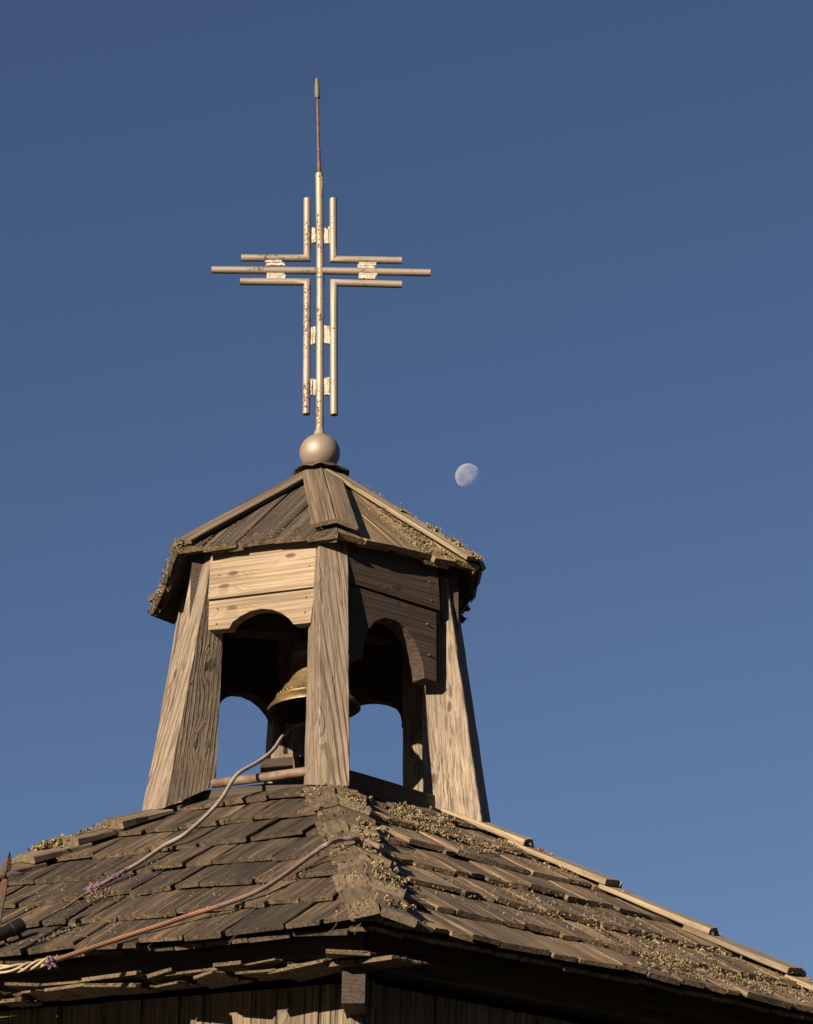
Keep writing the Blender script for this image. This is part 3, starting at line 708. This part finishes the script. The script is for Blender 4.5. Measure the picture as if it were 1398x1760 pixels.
# ================================================================ bare tree at the right edge
tree=empty('bare_tree','leafless tree with fine grey twigs just showing at the right edge','tree')
mb=MB(); tw=MB(); random.seed(21)
base=Vector((at(1524,1500,17).x,17,.68))
def branch(p,d,L,r,lev):
    n=4; pts=[p]; dd=d.copy()
    for i in range(n):
        dd=(dd+Vector((rnd(-.16,.16),rnd(-.16,.16),rnd(-.05,.12)))).normalized(); pts.append(pts[-1]+dd*L/n)
    rs=[r*(1-.45*i/n) for i in range(n+1)]
    (mb if lev<2 else tw).tube(pts,rs,7 if lev<3 else 4,cap=False)
    if lev==5: return
    for i in range(3 if lev else 7):
        t=rnd(.35,1) if lev else rnd(.45,1); b=pts[min(int(t*n),n)]
        an=rnd(0,math.tau); s_=dd.orthogonal().normalized(); s_=Matrix.Rotation(an,3,dd)@s_
        branch(b,(dd+s_*rnd(.5,1.)).normalized(),L*rnd(.5,.72),max(rs[min(int(t*n),n)]*rnd(.45,.65),.007),lev+1)
branch(base,Vector((0,0,1)),5.9,.12,0); mb.tube([Vector((base.x,17,-.1)),base+Vector((0,0,.05))],[.16,.125],7,cap=False)
mb.build('trunk',BARK,tree,smooth=True); tw.build('crown',BARK,tree)
random.seed(99)

# ================================================================ lichen
li=MB()
def tuft(p,n,s=.012):
    s*=.58
    for i in range(random.randint(4,7)):
        d=(n+Vector((rnd(-1,1),rnd(-1,1),rnd(-1,1)))*.9).normalized(); u=d.orthogonal().normalized(); u=Matrix.Rotation(rnd(0,math.tau),3,d)@u
        h_=s*rnd(.45,1.2); w_=s*rnd(.3,.7); c=p+Vector((rnd(-1,1),rnd(-1,1),rnd(-1,1)))*s*.5
        a_=li.add(c-u*w_); b_=li.add(c+u*w_); e_=li.add(c+d*h_+u*w_*.8); f_=li.add(c+d*h_*1.1-u*w_*.6); li.f.append((a_,b_,e_,f_))
def patch(fn,x0,y0,x1,y1,w,n,N_,s=.012):
    """tufts scattered round the line (x0,y0)-(x1,y1) in roof coordinates"""
    k_=0
    while k_<n:
        t=rnd(0,1); j=random.gauss(0,w*.5); x=x0+(x1-x0)*t; y=y0+(y1-y0)*t
        L=math.hypot(x1-x0,y1-y0) or 1; x+=-(y1-y0)/L*j; y+=(x1-x0)/L*j; x+=rnd(-2,2)
        q=fn(x,y)
        if q is None: k_+=.2; continue
        if noise.noise(q*9)<-.12 and random.random()<.8: 
            k_+=.3; continue
        tuft(q,N_,s*rnd(.6,1.2)); k_+=.5
def rf(k_,lift):
    n_=nrm(PHI+k_*math.pi/3)
    def f(x,y):
        q=roof_at(x,y,k_,lift); return q if n_.dot(q)<QE-.01 and abs(q.dot(Vector((-n_.y,n_.x,0))))<n_.dot(q)*.55 else None
    return f
NFL=face_frame(PHI-math.pi/6,PR)[3]; NFR=face_frame(PHI+math.pi/6,PR)[3]
def capf(i,lift):
    A_,B_=CE[i],CE[(i+1)%6]; Nn=(A_-AP).cross(B_-AP).normalized(); Nn=Nn if Nn.z>0 else -Nn
    D_n=Nn.cross((B_-A_).normalized()); D_n=D_n if D_n.z<0 else -D_n; lim=((A_+B_)/2-AP).dot(D_n)-.0
    def f(x,y):
        q=onplane(x,y,AP+Nn*lift,Nn); return q if (q-AP).dot(D_n)<lim else None
    return f,Nn
f5,n5=capf(5,.0); f0,n0=capf(0,.0)
# cap, left slope
patch(f5,318,934,560,902,8,90,n5,.008); patch(f5,320,935,420,885,8,110,n5,.010); patch(f5,440,920,540,900,22,60,n5,.006)

for i in range(170):
    c=CE[5].lerp(CE[0],rnd(0.,.97))+Vector((0,rnd(-.03,.0),rnd(-.012,.02))); tuft(c,n5,.005)
patch(f5,400,920,500,870,26,40,n5,.006)
# cap, right slope
patch(f0,612,830,690,885,8,60,n0,.010); patch(f0,640,862,740,945,16,480,n0,.013); patch(f0,690,892,800,948,12,330,n0,.012)
patch(f0,690,936,815,966,8,160,n0,.012); patch(f0,612,850,680,920,10,60,n0,.010); patch(f0,680,885,760,925,5,90,n0,.012)
patch(f0,586,862,606,898,9,50,n0,.009)
for t_,nn_ in ((.465,30),(.29,30),(.155,55),(.125,40),(.04,45)):
    for i in range(nn_):
        tt=max(0,t_+random.gauss(0,.018)); q=CE[1].lerp(AP,tt)+n0*(.034+rnd(0,.012))+(CE[0]-CE[1]).normalized()*rnd(0.,.05); tuft(q,Vector((.2,-.1,1)),.017)
# left eave end of the cap
for i in range(130):
    t=random.random(); c=CE[5].lerp(CE[4],t)+Vector((rnd(-.02,.02),rnd(-.03,.01),rnd(-.03,.02))); tuft(c,Vector((-.5,-.2,.6)),.014)
for i in range(90):
    c=CE[5]+Vector((rnd(-.01,.06),rnd(-.05,.02),rnd(-.015,.035))); tuft(c,Vector((-.3,-.3,.8)),.012)
for i in range(60):
    t=random.random(); c=CE[1].lerp(CE[2],t)+Vector((rnd(-.01,.02),rnd(-.02,.02),rnd(-.04,.01))); tuft(c,Vector((.6,-.2,.2)),.012)
# lower roof, right slope
patch(rf(.5,.045),670,1395,780,1420,16,330,NFR,.016); patch(rf(.5,.045),720,1415,850,1460,12,160,NFR,.013)
patch(rf(.5,.045),850,1440,1000,1500,20,130,NFR,.011); patch(rf(.5,.045),840,1520,1000,1580,26,110,NFR,.010)
patch(rf(.5,.045),1000,1570,1200,1660,30,260,NFR,.011); patch(rf(.5,.045),1100,1640,1330,1720,26,320,NFR,.012)
patch(rf(.5,.045),1200,1640,1398,1710,26,200,NFR,.011); patch(rf(.5,.04),700,1490,900,1560,40,70,NFR,.009)
# front hip
for i in range(420):
    r_=rnd(.95,2.9); sg=random.choice((-1,1,1,1,1,1)); ah,h,sides=hip_frame(0,KR,PR); q=[s_ for s_ in sides if s_[0]==sg][0]
    if noise.noise(Vector((r_*4,sg*3,0)))<-.1: continue
    d=abs(random.gauss(0,.06))+.01
    tuft(hippt(0,r_,0)+q[2]*.085+q[1]*d,q[2],.019)
# left hip silhouette
for i in range(420):
    r_=rnd(1.0,2.7)
    if noise.noise(Vector((r_*3.3,7,0)))<-.02: continue
    ah,h,sides=hip_frame(-1,KR,PR); q=random.choice(sides); tuft(hippt(-1,r_,0)+q[2]*.085+q[1]*abs(random.gauss(0,.05)),Vector((0,0,1)),.014)
def px_of(v):
    d=Vector(v)-CAM; return 699+F_*d.dot(RT)/d.dot(FW)
rC=min([1+.01*i for i in range(150)],key=lambda q_:abs(px_of(hippt(-1,q_,.05))-78))
for i in range(420):
    g1=abs(random.gauss(0,1)); q=hippt(-1,rC+random.gauss(0,.045),.050+.055*random.random()*max(0,1-g1*.5))+Vector((rnd(-.02,.02),rnd(-.03,.03),0)); tuft(q,Vector((0,0,1)),.024)
# right hip
for i in range(260):
    r_=rnd(1.0,2.9)
    if noise.noise(Vector((r_*3.,3,0)))<.05: continue
    ah,h,sides=hip_frame(1,KR,PR); q=random.choice(sides); tuft(hippt(1,r_,0)+q[2]*.075+q[1]*rnd(0,.08),Vector((0,0,1)),.012)
# sprinkled on the left slope's butts
for i in range(7):
    pass
patch(rf(-.5,.05),150,1545,190,1532,8,60,NFL,.010); patch(rf(-.5,.055),30,1560,300,1490,60,160,NFL,.007); patch(rf(-.5,.055),100,1620,560,1500,60,160,NFL,.007)
patch(rf(-.5,.05),0,1640,140,1590,12,90,NFL,.008)
lo=li.build('lichen',LICH); tag(lo,'crusty grey-green lichen growing on the roof boards, hips and eaves','lichen',kind='stuff')
